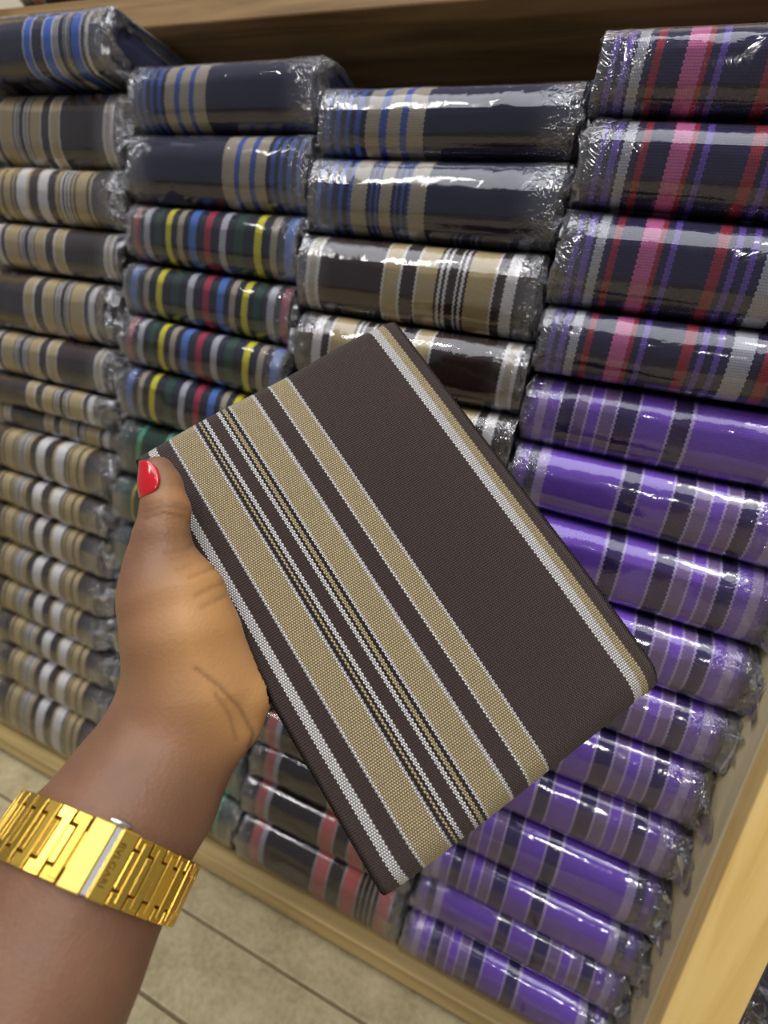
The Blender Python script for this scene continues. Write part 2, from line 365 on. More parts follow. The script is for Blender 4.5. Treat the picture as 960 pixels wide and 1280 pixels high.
def pile(specs, B, tilts):
    """cloths lying on one another from the top down; each joint has one slope shared by the cloth above and the cloth below"""
    n = len(specs); g_ = [tilts[0]] + [(tilts[k - 1] + tilts[k]) / 2 for k in range(1, n)] + [0.0]
    for k, sp in enumerate(specs): pack(sp.pop('x0'), sp.pop('x1'), B[k + 1], B[k], tb=g_[k + 1], tt=g_[k], **sp)
ORD = ['topmost', 'second', 'third', 'fourth', 'fifth', 'sixth', 'seventh', 'eighth', 'ninth', 'tenth', 'eleventh', 'twelfth', 'thirteenth', 'fourteenth', 'fifteenth', 'sixteenth']
def nth(i): return 'topmost' if i == 0 else ORD[i] + ' from the top'

# ------------------------------------------------------------------ shelf, floor
ZP = -1.40          # top of the base plank (units)
ZT = 0.682           # underside of the board above
shelf = empty('shelf_unit', (-0.17, 0.1, 0))
tag(shelf, 'wooden shelf unit holding the piles of wrapped striped cloth', 'shelf')
def spart(name, x0, x1, y0, y1, z0, z1, mat, bev=0.001):
    me = box_mesh(name, x0 * U + 0.17, x1 * U + 0.17, y0 - 0.1, y1 - 0.1, z0 * U + ZF, z1 * U + ZF, bev)
    return link(name, me, mat, shelf)
YB = 0.205
spart('back_panel', -1.95, 1.45, YB, YB + 0.012, -1.474, 1.15, W_BACK)
spart('base_board', -1.95, 1.45, -0.005, YB - 0.0005, ZP - 0.045, ZP, W_PLANK)
spart('shelf_board', -1.95, 1.45, 0.028, YB - 0.0005, ZT, ZT + 0.070, W_SHELF)
spart('partition', 0.368, 0.43, -0.020, YB - 0.001, ZP + 0.001, ZT - 0.001, W_PART)
spart('post', 0.369, 0.470, -0.034, -0.0205, -1.474, 1.15, W_POST)
spart('partition', -1.76, -1.70, 0.0, YB - 0.001, ZP + 0.001, ZT - 0.001, W_PART)
spart('post', -1.90, -1.705, -0.012, -0.001, -1.474, 1.15, W_POST)

fl = link('floor', box_mesh('floor', -1.6, 1.6, -1.6, 0.26, -0.03, -0.004), M_GROUT); tag(fl, kind='structure')
wb = link('wall_back', box_mesh('wall_back', -1.6, 1.6, 0.235, 0.26, 0, 2.4), M_WALL); tag(wb, kind='structure')
tiles = {}
def tile(x0, x1, y0, y1):
    key = (round(x1 - x0, 4), round(y1 - y0, 4))
    if key not in tiles:
        me = box_mesh('tile', -key[0] / 2, key[0] / 2, -key[1] / 2, key[1] / 2, -0.008, 0, 0.0008); me.materials.append(M_FLOOR); tiles[key] = me
    o = bpy.data.objects.new('tile', tiles[key]); COL.objects.link(o); o.location = ((x0 + x1) / 2, (y0 + y1) / 2, 0); o.parent = fl
for i in range(-4, 4):
    x0 = i * 0.40 + 0.05
    tile(x0, x0 + 0.398, -0.030, 0.232)
    tile(x0, x0 + 0.398, -0.080, -0.032)
    tile(x0, x0 + 0.398, -0.480, -0.082)
    tile(x0, x0 + 0.398, -0.880, -0.482)

# ------------------------------------------------------------------ piles
def grooves(B): return [z * (1.045 if z > 0 else 1.008) for z in B]
rnd = random.Random(5)
B1 = [.628, .507, .343, .216, .102, -.053, -.178, -.262, -.327, -.461, -.566, -.692, -.822, -.939, -1.055, -1.19, -1.385]; B1 = grooves(B1); B1[-1] = -1.4; SP, TL = [], []
k1 = [('bright', 0), ('brown', 1), ('stripe', 0), ('brown', 1), ('brown', 0), ('brown', 1), ('brown', 0), ('brown', 0)] + [('stripe', 1)] * 8
lab1 = {0: 'navy wrapped cloth with bright blue stripes on top of the brown pile', 6: 'brown wrapped cloth with broad cream bands, seventh down the brown pile', 7: 'thin dim brown cloth pressed under the seventh cloth of the brown pile'}
for i in range(16):
    p, mi = k1[i]
    dx = rnd.uniform(-0.012, 0.012)
    lb = lab1.get(i, ('brown wrapped cloth with broad cream bands, %s down the brown pile' if p == 'brown' else 'brown wrapped cloth with narrow white and tan stripes, %s down the brown pile') % ORD[i])
    sh = {0: .02, 3: .016, 7: .01}.get(i, 0) + (-0.025 if i in (11, 12) else 0)
    SP.append(dict(x0=-1.655 + dx + sh, x1=-1.175 + dx + sh, pat=p, mirror=mi, label=lb, group='cloths in the brown pile', yo=(-.010 if i == 0 else .010 if i == 7 else rnd.uniform(0, .004)), extR=.011, lim=(-1.6995, -1.141)))
    TL.append(math.radians(rnd.uniform(-.6, .8)))
pile(SP, B1, TL)
B2 = [.548, .419, .277, .151, .028, -.091, -.222, -.372, -.505, -.65, -.787, -.921, -1.06, -1.22, -1.385]; B2 = grooves(B2); B2[-1] = -1.4; SP, TL = [], []
k2 = [('navy', 0), ('navy', 1), ('multi', 0), ('multi', 1), ('multi', 0), ('multi', 1)] + [('green', i % 2) for i in range(8)]
for i in range(14):
    p, mi = k2[i]; dx = rnd.uniform(-0.01, 0.01)
    if p == 'navy': lb = ['navy cloth with blue and tan stripes at one end, topmost above the multicoloured cloths', 'navy cloth with three tan bands lying directly on the multicoloured cloths'][i]
    elif p == 'multi': lb = 'multicoloured cloth with yellow, red and white stripes, %s of four in its pile' % ['topmost', 'second', 'third', 'lowest'][i - 2]
    else: lb = 'dark green wrapped cloth with teal stripes, %s under the multicoloured cloths' % ORD[i - 6].replace('topmost', 'first')
    SP.append(dict(x0=-1.12 + dx, x1=-.652 + dx * .6, pat=p, mirror=mi, label=lb, group='cloths in the multicoloured and green pile', yo=rnd.uniform(0, .005), extL=.008, extR=.0055, lim=(-1.141, -.641)))
    TL.append(math.radians(rnd.uniform(-.5, .8) + (1.0 if i == 2 else 2.4 if 3 <= i <= 5 else 0)))
pile(SP, B2, TL)
B3 = [.495, .380, .243, .096, -.035, -.16, -.28, -.40, -.52, -.64, -.755, -.87, -.985, -1.10, -1.225, -1.385]; B3 = grooves(B3); B3[-1] = -1.4; SP, TL = [], []
k3 = [('navy', 0), ('navy2', 0), ('brown', 0), ('brown', 1)] + [('brown', i % 2) for i in range(6)] + [('salmon', 0)] * 5
for i in range(15):
    p, mi = k3[i]; dx = rnd.uniform(-0.008, 0.008)
    lb = {0: 'navy cloth with blue lines and three tan bands, topmost beside the pink striped pile', 1: 'navy cloth with tan bands split by fine blue lines, second beside the pink striped pile',
          2: 'glossy brown cloth with tan bands lying directly under two navy cloths', 3: 'brown cloth in crumpled wrap just above the cloth in hand'}.get(i)
    if lb is None: lb = ('brown cloth hidden behind the held cloth, %s in its pile' % ORD[i]) if p == 'brown' else 'brown cloth with salmon pink stripes, %s of five at the foot of the pile' % ['topmost', 'second', 'third', 'fourth', 'lowest'][i - 10]
    SP.append(dict(x0=-.630 + dx, x1=-.145 + dx, pat=p, mirror=mi, label=lb, group='cloths in the navy, brown and salmon pile', yo=rnd.uniform(0, .004), extL=.0055, extR=.0065, lim=(-.641, -.1335)))
    TL.append(math.radians(rnd.uniform(-.6, .4) + (1.0 if i in (2, 3) else 0)))
pile(SP, B3, TL)
B4 = [.556, .437, .307, .16, .045, -.084, -.211, -.355, -.487, -.606, -.745, -.884, -1.029, -1.146, -1.27, -1.4]; B4[1:3] = [.440, .312]; SP, TL = [], []
mi4 = [0, 0, 0, 0] + [0, 1, 1, 1, 1, 1, 1, 0, 0, 1, 0]
for i in range(15):
    p = 'pink' if i < 4 else 'purple'; dx = rnd.uniform(-0.008, 0.008)
    if p == 'pink': lb = 'navy wrapped cloth with pink, red and violet stripes, %s of four on the purple pile' % ['topmost', 'second', 'third', 'lowest'][i]
    else: lb = 'bright purple wrapped cloth with navy bands and white lines, %s of eleven purple ones' % (ORD[i - 4] if i < 14 else 'lowest')
    SP.append(dict(x0=-.122 + dx, x1=.345 + dx, pat=p, mirror=mi4[i], label=lb, group='cloths in the purple pile', yo=(-.010 + i * .002 if i < 4 else rnd.uniform(0, .004)), extL=.006, extR=.006, lim=(-.1335, .3675)))
    TL.append(math.radians(rnd.uniform(-.5, .5) + (0.3 if i == 0 else 2.2 if i == 1 else 0.8 if i in (2, 3) else 1.0 if i in (5, 6) else 0)))
    SP[-1]['flapR'] = rnd.uniform(.006, .020) if i > 5 else 0
    if i >= 6:
        H_ = (B4[i] - B4[i + 1]) * U; W_ = .467 * U; rr = random.Random(70 + i); Vf, Ff = [], []
        lx, ly, lz = rr.uniform(.004, .007), rr.uniform(.010, .021), rr.uniform(-.006, .010)
        for a_ in range(7):
            for b_ in range(6):
                t, q = a_ / 6, b_ / 5
                nz_v = noise.noise_vector(Vector((t * 4, q * 4, i * 3.3))) * .0022 * min(1, t * 2)
                Vf.append((W_ / 2 + .001 + lx * t + nz_v.x * .5, .002 - ly * t * (0.55 + 0.6 * abs(math.sin(q * 3 + i))) + nz_v.y, H_ * (.18 + .66 * q * (1 - .35 * t)) + lz * t + nz_v.z))
        for a_ in range(6):
            for b_ in range(5): Ff.append((a_ * 6 + b_, (a_ + 1) * 6 + b_, (a_ + 1) * 6 + b_ + 1, a_ * 6 + b_ + 1))
        mf = bpy.data.meshes.new('wrap_flap'); mf.from_pydata(Vf, [], Ff); mf.attributes.new('crush', 'FLOAT', 'POINT').data.foreach_set('value', [0.3] * len(Vf)); mf.update()
        SP[-1]['flap'] = mf
pile(SP, B4, TL)
# next compartment, beyond the post
for i, (z0, z1) in enumerate(((-1.4, -1.26), (-1.26, -1.12), (-1.12, -.98))):
    pack(.525, 1.0, z0, z1, 'navy', 1, 'navy wrapped cloth beyond the wooden post, %s of three' % ['lowest', 'middle', 'topmost'][i], 'navy cloths beyond the post', extL=.014, yo=-.028, lim=(.4715, 1.2))
# on the board above
for i, (x0, p, lb) in enumerate(((-1.62, 'salmon', 'brown wrapped cloth with salmon stripes on the upper board above the brown pile'), (-1.10, 'stripe', 'brown wrapped cloth with narrow stripes on the upper board above the multicoloured pile'),
                                 (-.60, 'navy', 'navy wrapped cloth on the upper board above the navy and brown pile'), (-.10, 'navy2', 'navy wrapped cloth on the upper board above the pink striped cloths'))):
    pack(x0, x0 + .47, ZT + .070, ZT + .205, p, 0, lb, 'cloths on the upper board', yo=.024, lim=((-1.704, -1.125, -.615, -.115)[i] + .0005, (-1.125, -.615, -.115, .6)[i] - .0005))

# ------------------------------------------------------------------ held cloth
HW, HD, HT = 0.1130, 0.1710, 0.0165
Pc = np.array([[-0.09527106, -0.01928801, 0.18995764], [-0.00129451, -0.07767042, 0.21035740], [0.09874476, 0.05557765, 0.17536638], [0.00476820, 0.11396007, 0.15496662]]) * 0.9778
ex = (Pc[1] - Pc[0]) + (Pc[2] - Pc[3]); ex /= np.linalg.norm(ex)
ey = (Pc[0] - Pc[3]) + (Pc[1] - Pc[2]); ey -= ex * (ex @ ey); ey /= np.linalg.norm(ey)
ctr = Pc.mean(axis=0)
# local: +X = ex (across the stripes), +Y = ey (towards the top end), +Z = towards the camera
ez = np.cross(ex, ey)
if ez[2] > 0: ez = -ez
flip = np.linalg.det(np.stack([ex @ M, ey @ M, ez @ M], axis=1))
held = empty('held_cloth')
Rw = np.stack([ex @ M, ey @ M, ez @ M], axis=1)
org = c2w(ctr - ey * (HD / 2) - ez * HT)
held.matrix_world = Matrix([[*Rw[0], org[0]], [*Rw[1], org[1]], [*Rw[2], org[2]], [0, 0, 0, 1]])
tag(held, 'unwrapped dark brown striped cloth folded flat and held in the hand', 'cloth')
me = fold_body('folded_cloth', HW, HD, HT, 0.0105, 99, False, nx=40, nf=14, wob=0.0007, nb=10, layers=4, edge=0.00025)
for v in me.vertices:      # the folded stack bows a little and its lower end droops away
    t = (v.co.y / HD); v.co.z -= 0.0055 * (max(0, 0.13 - t) / 0.13) ** 2 + 0.002 * (max(0, t - 0.9) / 0.1) ** 2 + 0.0012 * (abs(v.co.x) / (HW / 2)) ** 4
link('folded_cloth', me, MAT['held'], held)

# ------------------------------------------------------------------ hand and forearm (one continuous skin)
h = 0.0008
lo = np.array([-0.175, -0.035, 0.055]); hi = np.array([0.045, 0.240, 0.250])
nx_, ny_, nz_ = [int(v) for v in np.ceil((hi - lo) / h)]
FLD = np.full((nx_, ny_, nz_), 0.03, np.float32)
gx = (lo[0] + np.arange(nx_) * h).astype(np.float32); gy = (lo[1] + np.arange(ny_) * h).astype(np.float32); gz = (lo[2] + np.arange(nz_) * h).astype(np.float32)
def sub(bmin, bmax, mg):
    s = []
    for k, n in enumerate((nx_, ny_, nz_)):
        a = int(max(0, math.floor((bmin[k] - mg - lo[k]) / h))); b = int(min(n, math.ceil((bmax[k] + mg - lo[k]) / h)))
        s.append(slice(a, max(a, b)))
    return tuple(s)
def smin(a, b, k):
    t = np.maximum(k - np.abs(a - b), 0) / k
    return np.minimum(a, b) - t * t * k * 0.25
def cone(a, b, ra, rb, k=0.006): chain_c([(a, ra), (b, rb)], k)
def chain_c(nodes, k):
    """tapered limb through (point, radius) nodes, blended into the field with softness k"""
    P_ = np.array([n[0] for n in nodes]); mg = max(n[1] for n in nodes) + 0.018
    s = sub(P_.min(axis=0), P_.max(axis=0), mg)
    X = gx[s[0]][:, None, None]; Y = gy[s[1]][None, :, None]; Z = gz[s[2]][None, None, :]
    best = None
    for (a, ra), (b, rb) in zip(nodes[:-1], nodes[1:]):
        a = np.array(a); d = np.array(b) - a; L2 = float(d @ d)
        t = np.clip(((X - a[0]) * d[0] + (Y - a[1]) * d[1] + (Z - a[2]) * d[2]) / L2, 0, 1).astype(np.float32)
        dist = (np.sqrt((X - a[0] - t * d[0]) ** 2 + (Y - a[1] - t * d[1]) ** 2 + (Z - a[2] - t * d[2]) ** 2) - (ra + t * (rb - ra))).astype(np.float32)
        best = dist if best is None else smin(best, dist, 0.0015)
    FLD[s] = smin(FLD[s], best, k)
def chain(pts, k=0.006): chain_c([(campt(*p[:3]), p[3]) for p in pts], k)
# forearm and wrist
chain([(-420, 2260, .092, .0350), (-150, 1640, .104, .0300), (-20, 1350, .118, .0262), (56, 1205, .130, .0240), (119, 1075, .143, .0236), (178, 990, .156, .0228), (226, 905, .168, .0208)], 0.006)
chain([(180, 990, .166, .0185), (220, 905, .180, .0175)], 0.006)
# heel of the palm and thenar
chain([(296, 902, .167, .0085), (310, 870, .168, .0078), (278, 805, .166, .0050)], 0.006)
chain([(228, 905, .168, .0195), (230, 850, .167, .0180), (224, 790, .166, .0170), (212, 745, .167, .0155), (201, 708, .169, .0105)], 0.006)
chain([(250, 855, .165, .0150), (248, 790, .165, .0100), (243, 748, .166, .0075), (222, 722, .167, .0062)], 0.008)
# back of the hand
chain([(205, 905, .184, .0150), (186, 800, .186, .0085), (182, 735, .189, .0075)], 0.006)
# thumb
chain([(202, 712, .168, .0108), (202, 672, .1685, .0086), (207, 638, .1700, .0077), (202, 606, .1715, .0064), (198, 590, .1718, .0052)], 0.004)
# metacarpals and fingers behind the cloth
fing = [[(205, 890, .188, .011), (196, 712, .197, .0090), (268, 640, .2215, .0084), (330, 618, .2285, .0076), (368, 606, .2305, .0064)],
        [(210, 893, .192, .011), (200, 755, .206, .0090), (290, 690, .2245, .0086), (362, 664, .2305, .0076), (405, 650, .2325, .0064)],
        [(216, 897, .196, .011), (208, 800, .211, .0088), (305, 745, .2210, .0082), (378, 722, .2265, .0073), (418, 710, .2285, .0062)],
        [(224, 900, .198, .011), (222, 842, .212, .0082), (318, 800, .2150, .0072), (372, 782, .2190, .0064), (402, 774, .2205, .0055)]]
for fch in fing:
    cone(campt(*fch[0][:3]), campt(*fch[1][:3]), fch[0][3], fch[1][3], 0.006)
    chain(fch[1:], 0.002)
# the cloth presses into the hand: nothing of the hand lies inside the cloth
o_c = ctr - ez * (HT / 2)
s = sub(Pc.min(axis=0) - 0.02, Pc.max(axis=0) + 0.02, 0.0)
X = gx[s[0]][:, None, None]; Y = gy[s[1]][None, :, None]; Z = gz[s[2]][None, None, :]
def along(e): return (X - o_c[0]) * e[0] + (Y - o_c[1]) * e[1] + (Z - o_c[2]) * e[2]
qx = np.abs(along(ex)) - (HW / 2 - 0.002); qy = np.abs(along(ey)) - (HD / 2 - 0.002); qz = np.abs(along(ez)) - (HT / 2 - 0.002)
bd = np.sqrt(np.maximum(qx, 0) ** 2 + np.maximum(qy, 0) ** 2 + np.maximum(qz, 0) ** 2) + np.minimum(np.maximum(np.maximum(qx, qy), qz), 0) - 0.0026
FLD[s] = np.maximum(FLD[s], -bd.astype(np.float32))
del X, Y, Z, qx, qy, qz, bd
def surface_nets(Fv, lo, h):
    S_ = Fv < 0
    sh = np.array(Fv.shape) - 1
    cnt = np.zeros(sh, np.int8)
    for dx in (0, 1):
        for dy in (0, 1):
            for dz in (0, 1): cnt += S_[dx:dx + sh[0], dy:dy + sh[1], dz:dz + sh[2]]
    act = np.argwhere((cnt > 0) & (cnt < 8))
    idx = np.full(sh, -1, np.int32); idx[act[:, 0], act[:, 1], act[:, 2]] = np.arange(len(act))
    acc = np.zeros((len(act), 3)); num = np.zeros(len(act))
    cr = [(0, 0, 0), (1, 0, 0), (0, 1, 0), (1, 1, 0), (0, 0, 1), (1, 0, 1), (0, 1, 1), (1, 1, 1)]
    vals = [Fv[act[:, 0] + a, act[:, 1] + b, act[:, 2] + c_] for a, b, c_ in cr]
    for i in range(8):
        for ax in range(3):
            if cr[i][ax]: continue
            j = i | (1 << ax)
            a, b = vals[i], vals[j]; mk = (a < 0) != (b < 0)
            t = np.where(mk, a / np.where(mk, a - b, 1), 0)
            p = np.array(cr[i], float)[None, :].repeat(len(act), 0); p[:, ax] += t
            acc[mk] += p[mk]; num[mk] += 1
    V = lo + (act + acc / num[:, None]) * h
    quads = []
    for ax in range(3):
        b, c_ = (ax + 1) % 3, (ax + 2) % 3
        A = [slice(None)] * 3; B = [slice(None)] * 3; A[ax] = slice(0, -1); B[ax] = slice(1, None)
        sa, sb = S_[tuple(A)], S_[tuple(B)]
        e = np.argwhere(sa != sb)
        ok = (e[:, b] > 0) & (e[:, c_] > 0) & (e[:, b] < sh[b]) & (e[:, c_] < sh[c_]) & (e[:, ax] < sh[ax]); e = e[ok]
        inside = sa[e[:, 0], e[:, 1], e[:, 2]]
        def cell(db, dc):
            q = e.copy(); q[:, b] -= db; q[:, c_] -= dc
            return idx[q[:, 0], q[:, 1], q[:, 2]]
        q = np.stack([cell(1, 1), cell(0, 1), cell(0, 0), cell(1, 0)], axis=1)
        q[~inside] = q[~inside][:, ::-1]
        quads.append(q)
    Q = np.concatenate(quads); Q = Q[(Q >= 0).all(axis=1)]
    return V, Q
SV, SQ = surface_nets(FLD, lo, h); del FLD
def lap(V, Q, it, lam):
    n = len(V)
    E = np.concatenate([Q[:, [0, 1]], Q[:, [1, 2]], Q[:, [2, 3]], Q[:, [3, 0]]]); E = np.concatenate([E, E[:, ::-1]])
    deg = np.bincount(E[:, 0], minlength=n).astype(float); deg[deg == 0] = 1
    for l in [lam, -lam * 1.02] * it:
        A = np.stack([np.bincount(E[:, 0], weights=V[E[:, 1], k], minlength=n) for k in range(3)], axis=1) / deg[:, None]
        V = V + l * (A - V)
    return V
SV = lap(SV, SQ, 4, 0.55)
def vnorm(V, Q):
    fn = np.cross(V[Q[:, 2]] - V[Q[:, 0]], V[Q[:, 3]] - V[Q[:, 1]])
    nn = np.stack([sum(np.bincount(Q[:, i], weights=fn[:, k], minlength=len(V)) for i in range(4)) for k in range(3)], axis=1)
    return nn / (np.linalg.norm(nn, axis=1)[:, None] + 1e-12)
SN = vnorm(SV, SQ)
pxl = np.stack([480 + FPX * SV[:, 0] / SV[:, 2], 640 + FPX * SV[:, 1] / SV[:, 2]], axis=1)
facing = (SN * SV).sum(axis=1) < 0
def polyd(P, line):
    d = np.full(len(P), 1e9)
    for a, b in zip(line[:-1], line[1:]):
        a = np.array(a, float); b = np.array(b, float); ab = b - a
        t = np.clip(((P - a) @ ab) / (ab @ ab), 0, 1); d = np.minimum(d, np.linalg.norm(P - a - t[:, None] * ab, axis=1))
    return d
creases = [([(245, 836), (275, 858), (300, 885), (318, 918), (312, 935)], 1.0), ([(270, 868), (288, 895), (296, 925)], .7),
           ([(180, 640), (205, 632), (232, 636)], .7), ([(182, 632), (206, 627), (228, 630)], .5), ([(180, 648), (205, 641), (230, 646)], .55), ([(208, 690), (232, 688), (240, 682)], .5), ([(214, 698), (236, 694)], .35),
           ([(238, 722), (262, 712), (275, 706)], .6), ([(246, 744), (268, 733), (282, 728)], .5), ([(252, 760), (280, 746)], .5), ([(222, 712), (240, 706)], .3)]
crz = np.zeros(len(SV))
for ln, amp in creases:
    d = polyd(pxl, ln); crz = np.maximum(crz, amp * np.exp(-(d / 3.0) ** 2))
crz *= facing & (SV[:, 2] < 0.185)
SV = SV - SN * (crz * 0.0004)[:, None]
# paler palm-side skin
def blob(cx, cy_, cz_, r):
    p = campt(cx, cy_, cz_); return np.exp(-(((SV - p) ** 2).sum(axis=1)) / (r * r))
palm = np.clip(blob(300, 790, .160, .019) + blob(325, 870, .162, .016) + 0.7 * blob(262, 740, .158, .013) + .6 * blob(232, 620, .165, .010) + blob(340, 800, .18, .03) + sum(blob(*f[k][:3], .016) for f in fing for k in (2, 3)), 0, 1)
SW = c2w(SV)
me = bpy.data.meshes.new('forearm_and_hand'); me.from_pydata(SW.tolist(), [], SQ[:, ::-1].tolist() if np.linalg.det(M) < 0 else SQ.tolist())
me.polygons.foreach_set('use_smooth', [True] * len(me.polygons))
at_ = me.attributes.new('palm', 'FLOAT', 'POINT'); at_.data.foreach_set('value', palm.astype(np.float32))
at_ = me.attributes.new('crease', 'FLOAT', 'POINT'); at_.data.foreach_set('value', crz.astype(np.float32))
me.update()
def skin_mat():
    m, nt, b = newmat('brown_skin'); L = nt.links
    a1 = N(nt, 'ShaderNodeAttribute', attribute_name='palm'); a2 = N(nt, 'ShaderNodeAttribute', attribute_name='crease')
    tc = N(nt, 'ShaderNodeTexCoord'); n1 = N(nt, 'ShaderNodeTexNoise'); n1.inputs['Scale'].default_value = 45; n1.inputs['Detail'].default_value = 5; L.new(tc.outputs['Object'], n1.inputs[0])
    r = N(nt, 'ShaderNodeValToRGB'); L.new(n1.outputs[0], r.inputs[0]); e = r.color_ramp.elements
    e[0].position = .3; e[0].color = c(118, 84, 66); e[1].position = .7; e[1].color = c(140, 102, 80)
    m1 = N(nt, 'ShaderNodeMix', data_type='RGBA'); L.new(a1.outputs['Fac'], m1.inputs[0]); L.new(r.outputs[0], m1.inputs[6]); m1.inputs[7].default_value = c(190, 142, 92)
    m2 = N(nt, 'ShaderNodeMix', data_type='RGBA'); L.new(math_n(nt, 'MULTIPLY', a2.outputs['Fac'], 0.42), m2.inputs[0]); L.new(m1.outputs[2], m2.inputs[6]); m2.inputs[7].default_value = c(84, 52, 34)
    L.new(m2.outputs[2], b.inputs['Base Color'])
    b.inputs['Roughness'].default_value = 0.46; b.inputs['Specular IOR Level'].default_value = 0.35
    b.inputs['Subsurface Weight'].default_value = 0.12; b.inputs['Subsurface Radius'].default_value = (0.004, 0.0016, 0.0008); b.inputs['Subsurface Scale'].default_value = 0.6
    v = N(nt, 'ShaderNodeTexVoronoi'); v.inputs['Scale'].default_value = 900; L.new(tc.outputs['Object'], v.inputs[0])
    bp = N(nt, 'ShaderNodeBump'); bp.inputs['Strength'].default_value = .22; bp.inputs['Distance'].default_value = .0004; L.new(v.outputs[0], bp.inputs['Height']); L.new(bp.outputs[0], b.inputs['Normal'])
    return m
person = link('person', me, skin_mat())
tag(person, 'bare left forearm and hand gripping the folded cloth, thumbnail painted red', 'person')
# nails
M_NAIL = plain('red_nail_polish', c(196, 18, 34), 0.16, 0.0, **{'Coat Weight': 0.6, 'Coat Roughness': 0.05})
def nail(p0, p1, r0, r1, up, half, mat=M_NAIL, ext=0.0015):
    """curved nail plate on a finger whose last bone runs p0 -> p1"""
    p0 = np.array(p0); p1 = np.array(p1); ax = p1 - p0; Lb = np.linalg.norm(ax); ax /= Lb
    up = np.array(up, float); up -= ax * (ax @ up); up /= np.linalg.norm(up); sd = np.cross(ax, up)
    nu, nv = 12, 12; Vt, Fc = [], []
    for th in (0.0, -0.0007):
        for j in range(nv + 1):
            t = j / nv; lnw = half * (1 - 0.30 * (2 * abs(t - .45)) ** 3)
            for i in range(nu + 1):
                a = (i / nu * 2 - 1) * lnw
                cutz = 0.0012 * (abs(i / nu * 2 - 1) ** 2.5) * (1 if t < .5 else -1) * (abs(t - .5) * 2)
                rr = (r0 + (r1 - r0) * t) + 0.0004 + th + 0.0005 * math.sin(min(1, t * 1.2) * math.pi)
                P = p0 + ax * (t * (Lb + ext) + cutz) + (up * math.cos(a) + sd * math.sin(a)) * rr
                Vt.append(c2w(P).tolist())
    n1 = (nu + 1) * (nv + 1)
    for j in range(nv):
        for i in range(nu):
            q = [j * (nu + 1) + i, j * (nu + 1) + i + 1, (j + 1) * (nu + 1) + i + 1, (j + 1) * (nu + 1) + i]
            Fc.append(tuple(q)); Fc.append(tuple(v + n1 for v in reversed(q)))
    rim = [i for i in range(nu + 1)] + [j * (nu + 1) + nu for j in range(1, nv + 1)] + [nv * (nu + 1) + i for i in range(nu - 1, -1, -1)] + [j * (nu + 1) for j in range(nv - 1, 0, -1)]
    for a, b in zip(rim, rim[1:] + rim[:1]): Fc.append((b, a, a + n1, b + n1))
    mm = bpy.data.meshes.new('nail'); mm.from_pydata(Vt, [], Fc); mm.polygons.foreach_set('use_smooth', [True] * len(mm.polygons)); mm.update()
    return link('nail', mm, mat, person)
o = nail(campt(204.5, 620, .1708), campt(197, 582, .1717), .0070, .0053, (-0.62, -0.12, -0.78), 1.02); o['label'] = 'glossy red thumbnail'
for fch in fing:
    p, q = fch[-2], fch[-1]; a = np.array(campt(*p[:3])); b = np.array(campt(*q[:3]))
    nail(a * .45 + b * .55, b + (b - a) * .15, p[3] * .45 + q[3] * .55, q[3], -ez, 0.75)

# ------------------------------------------------------------------ gold link bracelet
M_GOLD = plain('polished_gold', c(240, 200, 92), 0.27, 1.0)
M_GOLD2 = plain('brushed_gold', c(214, 188, 98), 0.42, 1.0)
M_DGOLD = plain('dark_gold_gap', c(96, 62, 18), 0.5, 0.8)
M_STEEL = plain('bright_steel', c(220, 222, 226), 0.22, 1.0)
A0 = campt(56, 1205, .130); A1 = campt(178, 990, .156); wc = campt(120, 1072, .1435)
axw = (A1 - A0); axw /= np.linalg.norm(axw)
BW = 0.0142
view = -wc / np.linalg.norm(wc); v0 = view - axw * (axw @ view); v0 /= np.linalg.norm(v0); s0 = np.cross(axw, v0)
# direction of increasing angle must run to the right in the picture
if s0[0] < 0: s0 = -s0
# the band lies on the skin: measure the forearm's section under it, all round
dv = SV - wc; ax_ = dv @ axw; ring_ = np.abs(ax_) < BW * .56 + 0.001
th_ = np.arctan2(dv[ring_] @ s0, dv[ring_] @ v0); rr_ = np.hypot(dv[ring_] @ s0, dv[ring_] @ v0)
NA = 180; bins = ((th_ + math.pi) / (2 * math.pi) * NA).astype(int) % NA
prof_r = np.array([rr_[(bins == q)].max() if (bins == q).any() else 0 for q in range(NA)])
prof_r = np.max([np.roll(prof_r, q) for q in range(-3, 4)], axis=0)
ft = np.fft.rfft(prof_r); ft[5:] = 0; sm = np.fft.irfft(ft, NA); sm += max(0.0, (prof_r - sm).max() - 0.0002) + 0.0013
RB = float(sm.mean())
def rad_at(a):
    q = ((a + math.pi) / (2 * math.pi) * NA - 0.5) % NA; q0 = int(q); f = q - q0
    return float(sm[q0 % NA] * (1 - f) + sm[(q0 + 1) % NA] * f)
brc = empty('gold_bracelet', c2w(wc).tolist())
tag(brc, 'gold link bracelet with a lettered folding clasp on the wrist', 'bracelet')
def frame(ang):
    def pt(a): return (v0 * math.cos(a) + s0 * math.sin(a)) * rad_at(a)
    tan = pt(ang + .06) - pt(ang - .06); tan /= np.linalg.norm(tan)
    rad = np.cross(tan, axw); rad *= np.sign(rad @ pt(ang)); rad /= np.linalg.norm(rad)
    X_ = tan @ M; Y_ = axw @ M; Z_ = rad @ M
    pos = pt(ang) @ M
    return Matrix([[X_[0], Y_[0], Z_[0], pos[0]], [X_[1], Y_[1], Z_[1], pos[1]], [X_[2], Y_[2], Z_[2], pos[2]], [0, 0, 0, 1]])
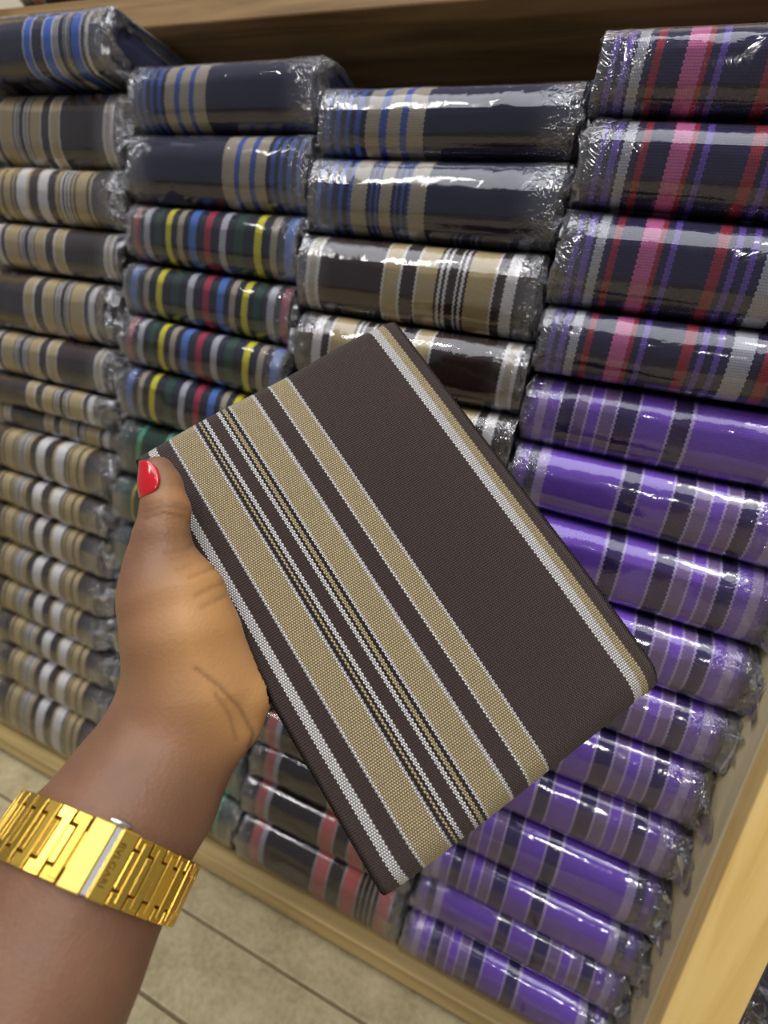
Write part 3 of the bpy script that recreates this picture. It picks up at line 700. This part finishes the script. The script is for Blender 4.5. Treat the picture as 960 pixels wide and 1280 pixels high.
def link_mesh():
    bm = bmesh.new()
    def bx(x0, x1, y0, y1, z0, z1, bev):
        b2 = bmesh.new(); bmesh.ops.create_cube(b2, size=1)
        for v in b2.verts: v.co = Vector(((x0 + x1) / 2 + v.co.x * (x1 - x0), (y0 + y1) / 2 + v.co.y * (y1 - y0), (z0 + z1) / 2 + v.co.z * (z1 - z0)))
        bmesh.ops.bevel(b2, geom=b2.edges[:], offset=bev, segments=2, profile=.5, affect='EDGES')
        t = bpy.data.meshes.new('t'); b2.to_mesh(t); b2.free(); bm.from_mesh(t); bpy.data.meshes.remove(t)
    p = 0.0043
    # an I-shaped link: wide tabs at both rims, slim waist, so neighbours interlock
    bx(-p * .62, p * .30, BW * .31, BW * .5, -.0008, .0010, .00022)
    bx(-p * .62, p * .30, -BW * .5, -BW * .31, -.0008, .0010, .00022)
    bx(-p * .22, p * .30, -BW * .45, BW * .45, -.0008, .00115, .00022)
    bx(p * .33, p * .73, -BW * .275, BW * .275, -.0008, .00095, .00022)
    me = bpy.data.meshes.new('bracelet_link'); bm.to_mesh(me); bm.free(); me.materials.append(M_GOLD); return me
LM = link_mesh()
step = 0.0043 / RB
def child(name, me, mat, mw):
    o = bpy.data.objects.new(name, me); COL.objects.link(o)
    if mat is not None and not me.materials: me.materials.append(mat)
    o.parent = brc; o.matrix_parent_inverse = Matrix.Identity(4); o.matrix_basis = mw; return o
# inner band seen through the gaps
V_, F_ = [], []
nn = 72
for i in range(nn):
    f = frame(2 * math.pi * i / nn)
    for (yy, zz) in ((-BW * .43, -.0006), (BW * .43, -.0006), (BW * .43, -.0012), (-BW * .43, -.0012)): V_.append((f @ Vector((0, yy, zz)))[:])
for i in range(nn):
    for k in range(4): F_.append((i * 4 + k, i * 4 + (k + 1) % 4, ((i + 1) % nn) * 4 + (k + 1) % 4, ((i + 1) % nn) * 4 + k))
me = bpy.data.meshes.new('hinge_band'); me.from_pydata(V_, [], F_); child('hinge_band', me, M_DGOLD, Matrix.Identity(4))
clasp_a = 0.06
cl, cr_ = clasp_a - 0.120, clasp_a + 0.110         # centres of the two clasp plates
a_from = cr_ + 0.0026 / RB; a_to = cl - 0.0034 / RB + 2 * math.pi
aa = np.linspace(a_from, a_to, 800); al = np.concatenate([[0], np.cumsum([(rad_at(p_) + rad_at(q_)) / 2 * (q_ - p_) for p_, q_ in zip(aa[:-1], aa[1:])])])
nl = int(round(al[-1] / 0.0043))
for k in range(nl): child('bracelet_link', LM, None, frame(float(np.interp((k + 0.62) / nl * al[-1], al, aa))))
pl = child('clasp_plate', box_mesh('clasp_plate', -.0032, .0024, -BW * .52, BW * .52, -.0006, .0016, .0004), M_GOLD2, frame(cl))
pr = child('clasp_plate', box_mesh('clasp_plate', -.0022, .0024, -BW * .52, BW * .52, -.0006, .0016, .0004), M_GOLD, frame(cr_))
child('clasp_tongue', box_mesh('clasp_tongue', -.0008, .0008, -BW * .275, BW * .275, -.0008, .0010, .0002), M_GOLD, frame(cr_ + 0.0034 / RB))
g = clasp_a - .005
child('clasp_hinge', box_mesh('clasp_hinge', -.0009, .0009, -BW * .5, BW * .5, -.0009, .0003, .0002), M_STEEL, frame(g))
bm = bmesh.new(); bmesh.ops.create_uvsphere(bm, u_segments=20, v_segments=10, radius=1)
for v in bm.verts: v.co = Vector((v.co.x * .0030, v.co.y * .0010 + BW * .56, v.co.z * .0010 - .0002))
me = bpy.data.meshes.new('clasp_button'); bm.to_mesh(me); bm.free(); me.polygons.foreach_set('use_smooth', [True] * len(me.polygons)); child('clasp_button', me, M_STEEL, frame(clasp_a - .02))
tcv = bpy.data.curves.new('lettering', 'FONT'); tcv.body = 'BVLGARI'; tcv.size = .0023; tcv.extrude = .00012; tcv.align_x = 'CENTER'; tcv.align_y = 'CENTER'; tcv.space_character = 1.05
to = bpy.data.objects.new('lettering_curve', tcv); COL.objects.link(to)
dg = bpy.context.evaluated_depsgraph_get(); tme = bpy.data.meshes.new_from_object(to.evaluated_get(dg)); bpy.data.objects.remove(to)
tme.transform(Matrix.Rotation(-math.pi / 2, 4, 'Z')); tme.transform(Matrix.Translation((-.0006, 0, .0017)))
tme.name = 'lettering'; tme.materials.clear()
lo_ = bpy.data.objects.new('lettering', tme); COL.objects.link(lo_); tme.materials.append(M_DGOLD); lo_.parent = pr
